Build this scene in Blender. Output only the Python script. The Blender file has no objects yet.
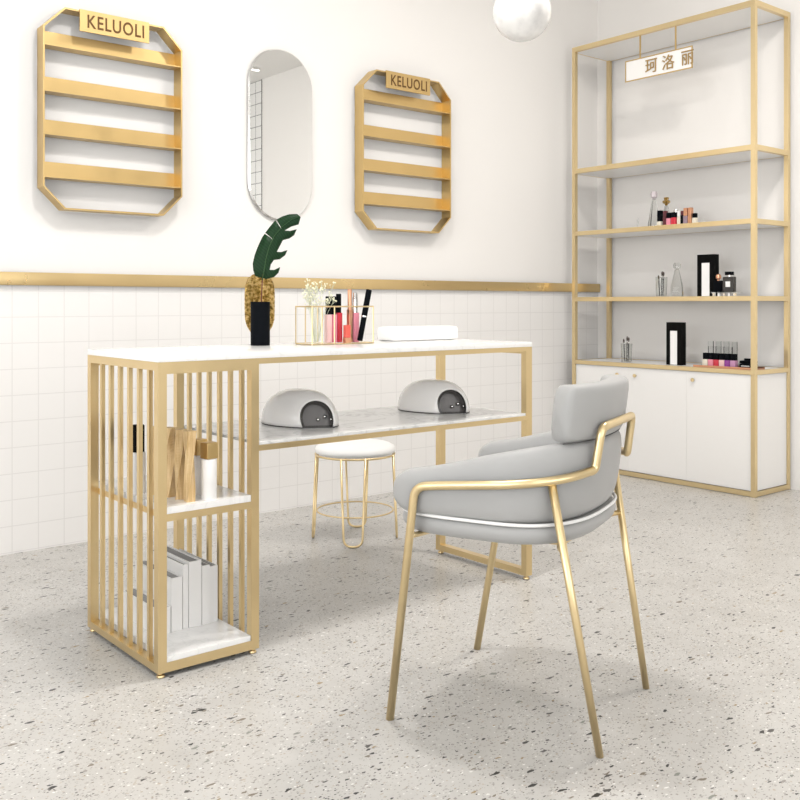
import bpy, bmesh, math, random
from mathutils import Vector, Matrix
random.seed(7)
S = bpy.context.scene
COL = S.collection
PI = math.pi

# ------------------------------------------------------------------ materials
def mat(name, color, rough=.5, metal=0., spec=.5, emit=None, es=0., trans=0., ior=1.45, coat=0., sheen=0.):
    m = bpy.data.materials.new(name); m.use_nodes = True
    b = m.node_tree.nodes['Principled BSDF']
    b.inputs['Base Color'].default_value = (*color, 1)
    b.inputs['Roughness'].default_value = rough
    b.inputs['Metallic'].default_value = metal
    b.inputs['Specular IOR Level'].default_value = spec
    b.inputs['Transmission Weight'].default_value = trans
    b.inputs['IOR'].default_value = ior
    b.inputs['Coat Weight'].default_value = coat
    b.inputs['Sheen Weight'].default_value = sheen
    if emit:
        b.inputs['Emission Color'].default_value = (*emit, 1)
        b.inputs['Emission Strength'].default_value = es
    return m

def N(m, t, **kw):
    n = m.node_tree.nodes.new(t)
    for k, v in kw.items():
        setattr(n, k, v)
    return n
def L(m, a, b): m.node_tree.links.new(a, b)
def BS(m): return m.node_tree.nodes['Principled BSDF']
def ramp(m, stops, src, interp='LINEAR'):
    r = N(m, 'ShaderNodeValToRGB'); r.color_ramp.interpolation = interp
    els = r.color_ramp.elements
    while len(els) < len(stops): els.new(.5)
    for e, (p, c) in zip(els, stops):
        e.position = p; e.color = (*c, 1) if len(c) == 3 else c
    L(m, src, r.inputs[0]); return r
def mathn(m, op, a, b=None):
    n = N(m, 'ShaderNodeMath', operation=op)
    for i, v in enumerate((a, b)):
        if v is None: continue
        if isinstance(v, (int, float)): n.inputs[i].default_value = v
        else: L(m, v, n.inputs[i])
    return n.outputs[0]
def coords(m, scale=(1, 1, 1), rot=(0, 0, 0), loc=(0, 0, 0)):
    g = N(m, 'ShaderNodeNewGeometry'); mp = N(m, 'ShaderNodeMapping')
    mp.inputs['Scale'].default_value = scale; mp.inputs['Rotation'].default_value = rot; mp.inputs['Location'].default_value = loc
    L(m, g.outputs['Position'], mp.inputs['Vector']); return mp.outputs[0]
def bump(m, h, strength=.2, dist=.001):
    b = N(m, 'ShaderNodeBump'); b.inputs['Strength'].default_value = strength; b.inputs['Distance'].default_value = dist
    L(m, h, b.inputs['Height']); L(m, b.outputs[0], BS(m).inputs['Normal'])

def gold(name, c, rough):
    m = mat(name, c, rough, 1.)
    n = N(m, 'ShaderNodeTexNoise'); n.inputs['Scale'].default_value = 9; n.inputs['Detail'].default_value = 3
    tc = N(m, 'ShaderNodeTexCoord'); L(m, tc.outputs['Object'], n.inputs['Vector'])
    r = ramp(m, [(.3, (rough - .05,) * 3), (.7, (rough + .07,) * 3)], n.outputs[0])
    L(m, r.outputs[0], BS(m).inputs['Roughness'])
    return m
GOLD = gold('brushed_gold', (.75, .585, .325), .34)
GOLD_D = gold('rack_gold', (.66, .475, .215), .36)
GOLD_P = gold('pale_gold', (.79, .635, .37), .33)
GOLD_T = gold('trim_gold', (.72, .545, .28), .30)
PLASTER = mat('warm_white_plaster', (.865, .845, .82), .85)
n = N(PLASTER, 'ShaderNodeTexNoise'); n.inputs['Scale'].default_value = 60; L(PLASTER, coords(PLASTER), n.inputs['Vector']); bump(PLASTER, n.outputs[0], .05, .001)
CEIL = mat('ceiling_paint', (.84, .83, .81), .9)

def tile_mat(name, base, grout, px, x0, z0, axis=0, gw=.035):
    m = mat(name, base, .28)
    g = N(m, 'ShaderNodeNewGeometry'); s = N(m, 'ShaderNodeSeparateXYZ'); L(m, g.outputs['Position'], s.inputs[0])
    masks = []
    for out, o in ((s.outputs[axis], x0), (s.outputs[2], z0)):
        f = mathn(m, 'FRACT', mathn(m, 'DIVIDE', mathn(m, 'SUBTRACT', out, o - 100 * px), px))
        d = mathn(m, 'ABSOLUTE', mathn(m, 'SUBTRACT', f, .5))
        masks.append(mathn(m, 'GREATER_THAN', d, .5 - gw / 2))
    mk = mathn(m, 'MAXIMUM', *masks)
    mx = N(m, 'ShaderNodeMix', data_type='RGBA'); L(m, mk, mx.inputs[0])
    mx.inputs[6].default_value = (*base, 1); mx.inputs[7].default_value = (*grout, 1)
    L(m, mx.outputs[2], BS(m).inputs['Base Color'])
    bump(m, mathn(m, 'SUBTRACT', 1., mk), .25, .001)
    return m
TILE = tile_mat('white_square_tiles', (.85, .835, .82), (.75, .735, .72), .0912, 1.056, .0055)
TILE_D = tile_mat('white_tiles_dark_grout', (.84, .835, .82), (.12, .12, .12), .098, -.23, .05, axis=1, gw=.05)

def marble(name, base, vein, amount):
    m = mat(name, base, .18, coat=.2)
    v = coords(m, (4, 4, 4), (0, 0, .7))
    n = N(m, 'ShaderNodeTexNoise'); n.inputs['Scale'].default_value = 1.3; n.inputs['Detail'].default_value = 7; n.inputs['Distortion'].default_value = 1.6
    L(m, v, n.inputs['Vector'])
    a = mathn(m, 'ABSOLUTE', mathn(m, 'SUBTRACT', n.outputs[0], .5))
    r = ramp(m, [(0, vein), (amount, tuple(.5 * (p + q) for p, q in zip(base, vein))), (amount * 2.5, base)], a)
    L(m, r.outputs[0], BS(m).inputs['Base Color']); return m
MARBLE = marble('white_marble', (.91, .905, .895), (.84, .84, .83), .008)
MARBLE_G = marble('grey_veined_marble', (.86, .86, .85), (.68, .68, .67), .018)

# terrazzo floor: layers of small irregular stone chips in a pale ground
FLOOR = mat('terrazzo', (.66, .64, .60), .32, spec=.4)
def chips(scale, rot, stretch, thr, keep, prev, colors, seed):
    m = FLOOR
    v0 = coords(m, (scale, scale * stretch, scale), (0, 0, rot), (seed * 3.7, seed * 1.9, 0))
    nz = N(m, 'ShaderNodeTexNoise'); nz.inputs['Scale'].default_value = .9; nz.inputs['Detail'].default_value = 3
    L(m, v0, nz.inputs['Vector'])
    sc = N(m, 'ShaderNodeVectorMath', operation='SCALE'); sc.inputs['Scale'].default_value = 1.0
    L(m, nz.outputs['Color'], sc.inputs[0])
    ad = N(m, 'ShaderNodeVectorMath', operation='ADD'); L(m, v0, ad.inputs[0]); L(m, sc.outputs[0], ad.inputs[1])
    vo = N(m, 'ShaderNodeTexVoronoi', voronoi_dimensions='2D', distance='MINKOWSKI')
    vo.inputs['Exponent'].default_value = 1.3; vo.inputs['Scale'].default_value = 1
    L(m, ad.outputs[0], vo.inputs['Vector'])
    sp = N(m, 'ShaderNodeSeparateColor'); L(m, vo.outputs['Color'], sp.inputs[0])
    size = mathn(m, 'MULTIPLY', sp.outputs[1], thr)
    inside = mathn(m, 'LESS_THAN', vo.outputs['Distance'], size)
    mk = mathn(m, 'MULTIPLY', inside, mathn(m, 'LESS_THAN', sp.outputs[0], keep))
    cr = ramp(m, colors, sp.outputs[2], 'CONSTANT')
    mx = N(m, 'ShaderNodeMix', data_type='RGBA'); L(m, mk, mx.inputs[0]); L(m, prev, mx.inputs[6]); L(m, cr.outputs[0], mx.inputs[7])
    return mx.outputs[2]
n = N(FLOOR, 'ShaderNodeTexNoise'); n.inputs['Scale'].default_value = 5; n.inputs['Detail'].default_value = 9; n.inputs['Roughness'].default_value = .65
L(FLOOR, coords(FLOOR), n.inputs['Vector'])
c = ramp(FLOOR, [(.3, (.50, .485, .46)), (.7, (.595, .58, .555))], n.outputs[0]).outputs[0]
DK = [(0, (.03, .03, .028)), (.4, (.09, .085, .08)), (.66, (.20, .17, .13)), (.82, (.24, .25, .22)), (.93, (.33, .25, .14))]
MD = [(0, (.40, .38, .36)), (.4, (.30, .28, .26)), (.7, (.46, .40, .33)), (.85, (.78, .77, .74))]
c = chips(110, .4, 1.3, .42, .34, c, MD, 1)
c = chips(170, 2.1, 1.5, .45, .26, c, MD, 5)
c = chips(150, 1.2, 1.5, .42, .13, c, DK, 2)
c = chips(60, 2.6, 1.9, .42, .09, c, DK, 3)
c = chips(60, .9, 2.1, .34, .10, c, MD, 6)
c = chips(36, .2, 2.4, .40, .055, c, DK, 4)
c = chips(27, 1.9, 2.2, .34, .055, c, DK, 8)
L(FLOOR, c, BS(FLOOR).inputs['Base Color'])

LEATHER = mat('light_grey_leather', (.385, .385, .382), .5, sheen=.15)
n = N(LEATHER, 'ShaderNodeTexNoise'); n.inputs['Scale'].default_value = 350; L(LEATHER, coords(LEATHER), n.inputs['Vector']); bump(LEATHER, n.outputs[0], .12, .0006)
PIPING_HL = mat('piping_highlight', (.86, .86, .85), .5)  # pale colour paints the highlight along the seat edge
SEAM = mat('dark_seam', (.12, .12, .12), .7)
WHITE = mat('white_lacquer', (.87, .86, .845), .35)
WHITE_S = mat('white_vinyl', (.93, .93, .92), .45)
WHITE_G = mat('white_gloss_plastic', (.90, .885, .87), .16, coat=.4)
BLACK = mat('black_gloss', (.004, .005, .007), .55, spec=.05)
BLACK_M = mat('black_matt', (.005, .005, .005), .6, spec=.06)
DARK = mat('dark_grey_gloss', (.05, .047, .045), .18)
CHROME = mat('chrome', (.7, .7, .7), .15, 1.)
GLASS = mat('clear_glass', (.93, .95, .95), .03, trans=1., ior=1.3)
ACRYL = mat('clear_acrylic', (.9, .91, .91), .02, trans=1., ior=1.12)
MIRROR = mat('mirror_silver', (.86, .86, .85), .01, 1.)
MIRROR_E = mat('mirror_bevel', (.80, .80, .79), .12, 1.)
OPAL = mat('opal_glass', (.9, .89, .87), .12, emit=(1, .97, .92), es=.05, coat=.3)
nn = N(OPAL, 'ShaderNodeTexNoise'); nn.inputs['Scale'].default_value = 14; nn.inputs['Detail'].default_value = 4; L(OPAL, coords(OPAL), nn.inputs['Vector'])
L(OPAL, ramp(OPAL, [(.35, (.62, .61, .60)), (.6, (.84, .83, .81))], nn.outputs[0]).outputs[0], BS(OPAL).inputs['Base Color'])
LEAF = mat('dark_leaf', (.006, .03, .009), .45, spec=.22)
nn = N(LEAF, 'ShaderNodeTexWave'); nn.inputs['Scale'].default_value = 45; nn.inputs['Distortion'].default_value = 1.5
L(LEAF, coords(LEAF, rot=(0, .6, 0)), nn.inputs['Vector'])
L(LEAF, ramp(LEAF, [(.2, (.004, .022, .007)), (.8, (.008, .040, .011))], nn.outputs[0]).outputs[0], BS(LEAF).inputs['Base Color'])
RIB = mat('leaf_rib', (.02, .07, .015), .5)
STEM = mat('reddish_stem', (.16, .04, .025), .5)
HAMMER = mat('hammered_gold', (.62, .40, .12), .30, 1.)
vo = N(HAMMER, 'ShaderNodeTexVoronoi'); vo.inputs['Scale'].default_value = 260; L(HAMMER, coords(HAMMER), vo.inputs['Vector'])
bump(HAMMER, vo.outputs['Distance'], 1., .008)
hn = N(HAMMER, 'ShaderNodeTexNoise'); hn.inputs['Scale'].default_value = 110; hn.inputs['Detail'].default_value = 6; L(HAMMER, coords(HAMMER), hn.inputs['Vector'])
L(HAMMER, ramp(HAMMER, [(.38, (.24, .14, .03)), (.5, (.58, .37, .10)), (.62, (.85, .63, .28))], hn.outputs[0]).outputs[0], BS(HAMMER).inputs['Base Color'])
FLOWER = mat('cream_blossom', (.90, .88, .66), .8)
TWIG = mat('pale_twig', (.62, .64, .48), .7)
WOOD = mat('golden_wood', (.62, .42, .19), .45)
nn = N(WOOD, 'ShaderNodeTexNoise'); nn.inputs['Scale'].default_value = 3; nn.inputs['Detail'].default_value = 5
L(WOOD, coords(WOOD, (90, 90, 6)), nn.inputs['Vector'])
L(WOOD, ramp(WOOD, [(.35, (.62, .41, .18)), (.65, (.78, .58, .32))], nn.outputs[0]).outputs[0], BS(WOOD).inputs['Base Color'])
PAGES = mat('grey_pages', (.34, .335, .33), .8)
ENGRAVE = mat('engraved_brown', (.14, .065, .015), .6)
SIGNWHITE = mat('sign_white', (.93, .92, .9), .5)
SIGNGOLD = mat('sign_letter_gold', (.46, .31, .13), .45, .5)
PAPER = mat('paper_white', (.9, .9, .89), .7)
def col(name, c, r=.25): return mat(name, c, r, coat=.3)
PINK = col('pink_lacquer', (.80, .28, .36)); RED = col('red_lacquer', (.62, .035, .06)); ROSE = col('pale_rose', (.88, .58, .56))
PURPLE = col('purple_lacquer', (.28, .05, .30)); LILAC = col('lilac_lacquer', (.55, .28, .46)); MAROON = col('maroon_lacquer', (.11, .02, .03))
CREAM = col('cream_lacquer', (.80, .74, .62)); CORAL = col('coral_red', (.72, .11, .08)); MUTED = col('muted_violet', (.30, .22, .27))
COPPER = mat('copper', (.72, .38, .24), .3, .9)
BRISTLE = mat('brush_bristle', (.10, .08, .07), .9)
LAMPW = mat('lamp_diffuser', (1, 1, 1), .5, emit=(1, .97, .93), es=9)
FILLP = mat('fill_pane_glow', (.95, .97, 1), .4, emit=(.97, .985, 1.), es=2.2)  # glow for the added fill panes
FRAMEW = mat('fill_frame_white', (.8, .8, .79), .4)

# ------------------------------------------------------------------ mesh helpers
def box(bm, x0, x1, y0, y1, z0, z1, bev=0., seg=2, mi=0):
    r = bmesh.ops.create_cube(bm, size=1.)
    vs = r['verts']
    for v in vs:
        v.co = Vector((x0 + (v.co.x + .5) * (x1 - x0), y0 + (v.co.y + .5) * (y1 - y0), z0 + (v.co.z + .5) * (z1 - z0)))
    fs = {f for v in vs for f in v.link_faces}
    for f in fs: f.material_index = mi
    if bev > 0:
        es = {e for v in vs for e in v.link_edges}
        rr = bmesh.ops.bevel(bm, geom=list(es), offset=bev, segments=seg, affect='EDGES', profile=.6)
        for f in rr['faces']: f.material_index = mi
def tube(bm, pts, r, n=12, closed=False, caps=True):
    P = [Vector(p) for p in pts]; rings = []
    up = None; m = len(P)
    for i, p in enumerate(P):
        if closed: t = (P[(i + 1) % m] - P[i - 1])
        elif i == 0: t = P[1] - P[0]
        elif i == m - 1: t = P[-1] - P[-2]
        else: t = (P[i + 1] - p).normalized() + (p - P[i - 1]).normalized()
        t.normalize()
        if up is None:
            up = Vector((0, 0, 1)) if abs(t.z) < .9 else Vector((1, 0, 0))
        a = (up - t * up.dot(t)).normalized(); up = a; b = t.cross(a)
        rr = r[i] if isinstance(r, (list, tuple)) else r
        rings.append([bm.verts.new(p + (a * math.cos(2 * PI * k / n) + b * math.sin(2 * PI * k / n)) * rr) for k in range(n)])
    for i in range(m if closed else m - 1):
        A, B = rings[i], rings[(i + 1) % m]
        off = 0
        if closed and i == m - 1:
            off = min(range(n), key=lambda o: (A[0].co - B[o].co).length)
        for k in range(n):
            bm.faces.new((A[k], A[(k + 1) % n], B[(k + 1 + off) % n], B[(k + off) % n]))
    if caps and not closed:
        bm.faces.new(rings[0][::-1]); bm.faces.new(rings[-1])
def fillet(pts, rad, seg=8):
    P = [Vector(p) for p in pts]; out = [P[0]]
    for i in range(1, len(P) - 1):
        a, b, c = P[i - 1], P[i], P[i + 1]
        rr = rad[i - 1] if isinstance(rad, (list, tuple)) else rad
        d1 = (a - b); d2 = (c - b); k = min(rr, d1.length * .49, d2.length * .49)
        p1 = b + d1.normalized() * k; p2 = b + d2.normalized() * k
        for s in range(seg + 1):
            t = s / seg; out.append(p1 * (1 - t) ** 2 + b * 2 * t * (1 - t) + p2 * t * t)
    out.append(P[-1]); return out
def lathe(bm, prof, c=(0, 0, 0), n=32, sx=1., sy=1.):
    rings = []
    for r, z in prof:
        if r < 1e-6: rings.append([bm.verts.new((c[0], c[1], c[2] + z))])
        else: rings.append([bm.verts.new((c[0] + r * sx * math.cos(2 * PI * k / n), c[1] + r * sy * math.sin(2 * PI * k / n), c[2] + z)) for k in range(n)])
    for A, B in zip(rings, rings[1:]):
        if len(A) == 1 and len(B) == 1: continue
        for k in range(n):
            k2 = (k + 1) % n
            if len(A) == 1: bm.faces.new((A[0], B[k2], B[k]))
            elif len(B) == 1: bm.faces.new((A[k], A[k2], B[0]))
            else: bm.faces.new((A[k], A[k2], B[k2], B[k]))
    if len(rings[0]) > 1: bm.faces.new(rings[0][::-1])
    if len(rings[-1]) > 1: bm.faces.new(rings[-1])
def obj(name, bm, m, parent=None, smooth=False, angle=None):
    bmesh.ops.recalc_face_normals(bm, faces=bm.faces)
    me = bpy.data.meshes.new(name); bm.to_mesh(me); bm.free()
    for x in (m if isinstance(m, (list, tuple)) else [m]): me.materials.append(x)
    if smooth or angle:
        me.polygons.foreach_set('use_smooth', [True] * len(me.polygons))
        if angle: me.set_sharp_from_angle(angle=math.radians(angle))
    o = bpy.data.objects.new(name, me); COL.objects.link(o)
    if parent:
        o.parent = parent
        o.location = (0, 0, 0)
    return o
def bx(name, dims, m, parent=None, bev=0., **k):
    bm = bmesh.new(); box(bm, *dims, bev=bev); o = obj(name, bm, m, parent, angle=40 if bev else None)
    return o
def thing(name, label, cat, loc=(0, 0, 0), rz=0., group=None):
    o = bpy.data.objects.new(name, None); COL.objects.link(o); o.empty_display_size = .05
    o.location = loc; o.rotation_euler = (0, 0, rz); return tag(o, label, cat, group)
def tag(o, label, cat, group=None):
    o['label'] = label; o['category'] = cat
    if group: o['group'] = group
    return o
def struct(o): o['kind'] = 'structure'; return o
def copy_tree(o, parent=None):
    c = o.copy(); COL.objects.link(c)
    if parent: c.parent = parent
    for ch in list(o.children): copy_tree(ch, c)
    return c
def prism(bm, poly, z0, z1):
    a = [bm.verts.new((x, y, z0)) for x, y in poly]; b = [bm.verts.new((x, y, z1)) for x, y in poly]
    bm.faces.new(a[::-1]); bm.faces.new(b)
    for i in range(len(poly)):
        j = (i + 1) % len(poly); bm.faces.new((a[i], a[j], b[j], b[i]))
def text_bm(txt, size, depth, xs=1., spacing=1., heavy=0.):
    cu = bpy.data.curves.new('lettering', 'FONT'); cu.body = txt; cu.size = size; cu.extrude = depth; cu.space_character = spacing
    cu.align_x = 'CENTER'; cu.align_y = 'CENTER'; cu.resolution_u = 4; cu.offset = heavy
    o = bpy.data.objects.new('lettering_source', cu); COL.objects.link(o)
    dg = bpy.context.evaluated_depsgraph_get(); dg.update()
    me = bpy.data.meshes.new_from_object(o.evaluated_get(dg))
    bm = bmesh.new(); bm.from_mesh(me)
    bpy.data.objects.remove(o); bpy.data.curves.remove(cu); bpy.data.meshes.remove(me)
    lo = [min(v.co[i] for v in bm.verts) for i in (0, 1)]; hi = [max(v.co[i] for v in bm.verts) for i in (0, 1)]
    for v in bm.verts:
        v.co.x = (v.co.x - (lo[0] + hi[0]) / 2) * xs; v.co.y -= (lo[1] + hi[1]) / 2
    return bm

# ------------------------------------------------------------------ room
YW = 3.413; XR = 4.258; ZC = 2.80; XL = -2.4; YF = -2.6
T = .12
bm = bmesh.new(); box(bm, XL - T, XR + T, YF - T, YW + T, -.1, 0); struct(obj('floor', bm, FLOOR))
bm = bmesh.new(); box(bm, XL - T, XR + T, YF - T, YW + T, ZC, ZC + .1); struct(obj('ceiling', bm, CEIL))
bm = bmesh.new(); box(bm, XL - T, XR + T, YW + .006, YW + T, 0, ZC); box(bm, XL, XR, YW, YW + .006, 0, .955, mi=1)
struct(obj('wall_back', bm, [PLASTER, TILE]))
bm = bmesh.new(); box(bm, XR, XR + T, YF, YW + .006, 0, ZC); box(bm, XR - .006, XR, -1.9, -.23, 0, ZC, mi=1)
struct(obj('wall_right', bm, [PLASTER, TILE_D]))
def wall_with_opening(name, axis, pos, a0, a1, w0, w1, z0, z1):
    bm = bmesh.new()
    def b(p0, p1, q0, q1):
        if axis == 'x': box(bm, pos - T, pos, p0, p1, q0, q1)
        else: box(bm, p0, p1, pos - T, pos, q0, q1)
    b(a0, w0, 0, ZC); b(w1, a1, 0, ZC); b(w0, w1, 0, z0); b(w0, w1, z1, ZC)
    return struct(obj(name, bm, PLASTER))
def fill_window(name, axis, pos, w0, w1, z0, z1, nd):  # unseen windows, added with glowing panes to fill the room with light
    bm = bmesh.new()
    def b(p0, p1, q0, q1, d0=.03, d1=.08):
        if axis == 'x': box(bm, pos - d1, pos - d0, p0, p1, q0, q1)
        else: box(bm, p0, p1, pos - d1, pos - d0, q0, q1)
    f = .05
    b(w0, w1, z0, z0 + f); b(w0, w1, z1 - f, z1); b(w0, w0 + f, z0 + f, z1 - f); b(w1 - f, w1, z0 + f, z1 - f)
    for i in range(1, nd):
        x = w0 + (w1 - w0) * i / nd; b(x - f / 2, x + f / 2, z0 + f, z1 - f)
    fr = struct(obj(name, bm, FRAMEW))
    bm = bmesh.new(); b(w0 + f, w1 - f, z0 + f, z1 - f, .055, .06)
    obj('glowing_pane', bm, FILLP, fr)
wall_with_opening('wall_left', 'x', XL, YF, YW + .006, -1.2, 2.6, .5, 2.5)
fill_window('fill_window_1', 'x', XL, -1.2, 2.6, .5, 2.5, 3)  # unseen, added for broad light from the left
wall_with_opening('wall_rear', 'y', YF, XL - T, XR + T, -1.6, 3.0, .4, 2.5)
fill_window('fill_window_2', 'y', YF, -1.6, 3.0, .4, 2.5, 4)  # unseen, added for soft fill from behind the camera
bm = bmesh.new(); box(bm, XL, XR - .001, YW - .016, YW, .938, .984, bev=.002)
struct(obj('trim_1', bm, GOLD_T, angle=40))

# ------------------------------------------------------------------ wall display racks
def rack(x0, label):
    t = thing('nail_polish_rack', label, 'wall shelf', (x0, YW, 0), 0, 'gold wall racks')
    W = .531; Z0, Z1 = 1.208, 1.926; c = .077; D = .062; th = .006
    out = [(c, Z0), (W - c, Z0), (W, Z0 + c), (W, Z1 - c), (W - c, Z1), (c, Z1), (0, Z1 - c), (0, Z0 + c)]
    cx, cz = W / 2, (Z0 + Z1) / 2
    k = math.tan(PI / 8) * th
    inn = [(c + k, Z0 + th), (W - c - k, Z0 + th), (W - th, Z0 + c + k), (W - th, Z1 - c - k), (W - c - k, Z1 - th), (c + k, Z1 - th), (th, Z1 - c - k), (th, Z0 + c + k)]
    bm = bmesh.new()
    A = [[bm.verts.new((x, y, z)) for x, z in poly] for poly, y in ((out, -D), (inn, -D), (inn, -.001), (out, -.001))]
    for i in range(8):
        j = (i + 1) % 8
        for p, q in ((0, 1), (1, 2), (2, 3), (3, 0)):
            bm.faces.new((A[p][i], A[p][j], A[q][j], A[q][i]))
    obj('frame', bm, GOLD_D, t)
    for zb in (1.783, 1.621, 1.468, 1.318):
        bm = bmesh.new(); box(bm, th, W - th, -D + .002, -.001, zb, zb + .004); box(bm, th, W - th, -.005, -.001, zb + .004, zb + .062)
        obj('shelf', bm, GOLD_D, t)
    p = bx('name_plate', (.128, .392, -D - .006, -D - .001, 1.851, 1.929), GOLD_D, t)
    bm = text_bm('KELUOLI', .062, .0006, .86, 1.12, .0009)
    wx = max(v.co.x for v in bm.verts); wy = max(v.co.y for v in bm.verts)
    for v in bm.verts: v.co = Vector((v.co.x * .108 / wx + .264, -D - .0064 - v.co.z, v.co.y * .0245 / wy + 1.890))
    obj('lettering', bm, ENGRAVE, p)
rack(1.142, 'gold octagonal wall rack with KELUOLI plate, at the far left of the mirror')
rack(2.546, 'gold octagonal wall rack with KELUOLI plate, right of the mirror')

# ------------------------------------------------------------------ mirror
t = thing('wall_mirror', 'frameless pill-shaped mirror on the wall between the two gold racks', 'mirror', (2.155, YW, 0))
def pill(w, z0, z1, n=24):
    r = w / 2; P = []
    for k in range(n + 1):
        a = PI * k / n; P.append((r * math.cos(a), z1 - r + r * math.sin(a)))
    for k in range(n + 1):
        a = PI + PI * k / n; P.append((r * math.cos(a), z0 + r + r * math.sin(a)))
    return P
po, pi_ = pill(.318, 1.222, 1.948), pill(.306, 1.228, 1.942)
bm = bmesh.new()
a = [bm.verts.new((x, -.004, z)) for x, z in po]; b = [bm.verts.new((x, -.010, z)) for x, z in pi_]; c0 = [bm.verts.new((x, -.001, z)) for x, z in po]
for i in range(len(po)):
    j = (i + 1) % len(po); bm.faces.new((a[i], a[j], b[j], b[i])); bm.faces.new((c0[i], c0[j], a[j], a[i]))
bm.faces.new(c0)
obj('bevelled_edge', bm, MIRROR_E, t)
bm = bmesh.new(); a = [bm.verts.new((x, -.0105, z)) for x, z in pi_]; b = [bm.verts.new((x, -.009, z)) for x, z in pi_]
bm.faces.new(a); bm.faces.new(b)
for i in range(len(a)):
    j = (i + 1) % len(a); bm.faces.new((a[i], a[j], b[j], b[i]))
obj('glass', bm, MIRROR, t)

# ------------------------------------------------------------------ pendant globe
gp = (2.205, 2.07, 1.797)
t = thing('pendant_lamp', 'white opal glass globe lamp hanging at the top of the picture', 'lamp', gp)
bm = bmesh.new(); bmesh.ops.create_uvsphere(bm, u_segments=48, v_segments=24, radius=.092); obj('globe', bm, OPAL, t, smooth=True)
bm = bmesh.new(); lathe(bm, [(.0, .086), (.028, .087), (.028, .11), (.012, .125), (0, .125)]); obj('socket_cap', bm, GOLD, t, angle=40)
bm = bmesh.new(); tube(bm, [(0, 0, .125), (0, 0, ZC - gp[2] - .02)], .002, 8); obj('cord', bm, WHITE, t)
bm = bmesh.new(); lathe(bm, [(.05, ZC - gp[2] - .02), (.05, ZC - gp[2])]); obj('ceiling_rose', bm, GOLD, t, angle=40)

# ------------------------------------------------------------------ manicure table
TX0, TX1, TY0, TY1 = .964, 2.234, 2.054, 2.484
t = thing('manicure_table', 'long gold-framed manicure table with white marble top and slatted end', 'table', (TX0, TY0, 0))
W = TX1 - TX0; D = TY1 - TY0; B = 1.2345 - TX0; s = .022
bx('tabletop', (0, W, 0, D, .737, .752), MARBLE, t, bev=.001)
bm = bmesh.new()
for x in (0, B - s):
    for y in (0, D - s): box(bm, x, x + s, y, y + s, .012, .737)
for y in (0, D - s):
    box(bm, s, B - s, y, y + s, .012, .034); box(bm, s, B - s, y, y + s, .709, .737)
    box(bm, s, B - s, y, y + s, .364, .381)
for x in (0, B - s):
    box(bm, x, x + s, s, D - s, .012, .030); box(bm, x, x + s, s, D - s, .717, .737)
box(bm, s, s + .010, s, D - s, .366, .381); box(bm, B - s - .010, B - s, s, D - s, .366, .381)
obj('box_frame', bm, GOLD, t)
for x in (0.004, B - s + .004):
    for i in range(6):
        y = (2.404 - .0574 * i) - TY0 - .0055
        bx('slat', (x, x + .010, y, y + .012, .030, .717), GOLD, t)
bx('box_shelf', (.0225, B - .0225, .002, D - .002, .381, .397), MARBLE, t)
bx('box_shelf', (.0225, B - .0225, .003, D - .003, .031, .047), MARBLE, t)
bm = bmesh.new()
for y in (0, D - s): box(bm, W - .026, W, y, y + s, .012, .737)
box(bm, W - .026, W, s, D - s, .012, .032); box(bm, W - .026, W, s, D - s, .715, .737)
obj('leg_frame', bm, GOLD, t)
bm = bmesh.new()
for y in (0, D - s):
    box(bm, B, W - .026, y, y + s, .723, .737); 
box(bm, B, W - .026, 0, .018, .505, .5195); box(bm, B, W - .026, D - .018, D, .505, .5195)
box(bm, W - .026, W - .020, s, D - s, .507, .5195)
obj('long_rail', bm, GOLD, t)
bx('long_shelf', (B, W - .026, .003, D - .003, .5195, .527), MARBLE_G, t)
for x, y in ((.012, .012), (.012, D - .012), (B - .012, .012), (B - .012, D - .012), (W - .013, .012), (W - .013, D - .012)):
    bm = bmesh.new(); lathe(bm, [(.009, 0), (.010, .002), (.009, .006), (.004, .007), (.004, .012)], (x, y, 0), 20); obj('levelling_foot', bm, GOLD, t, angle=40)

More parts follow.
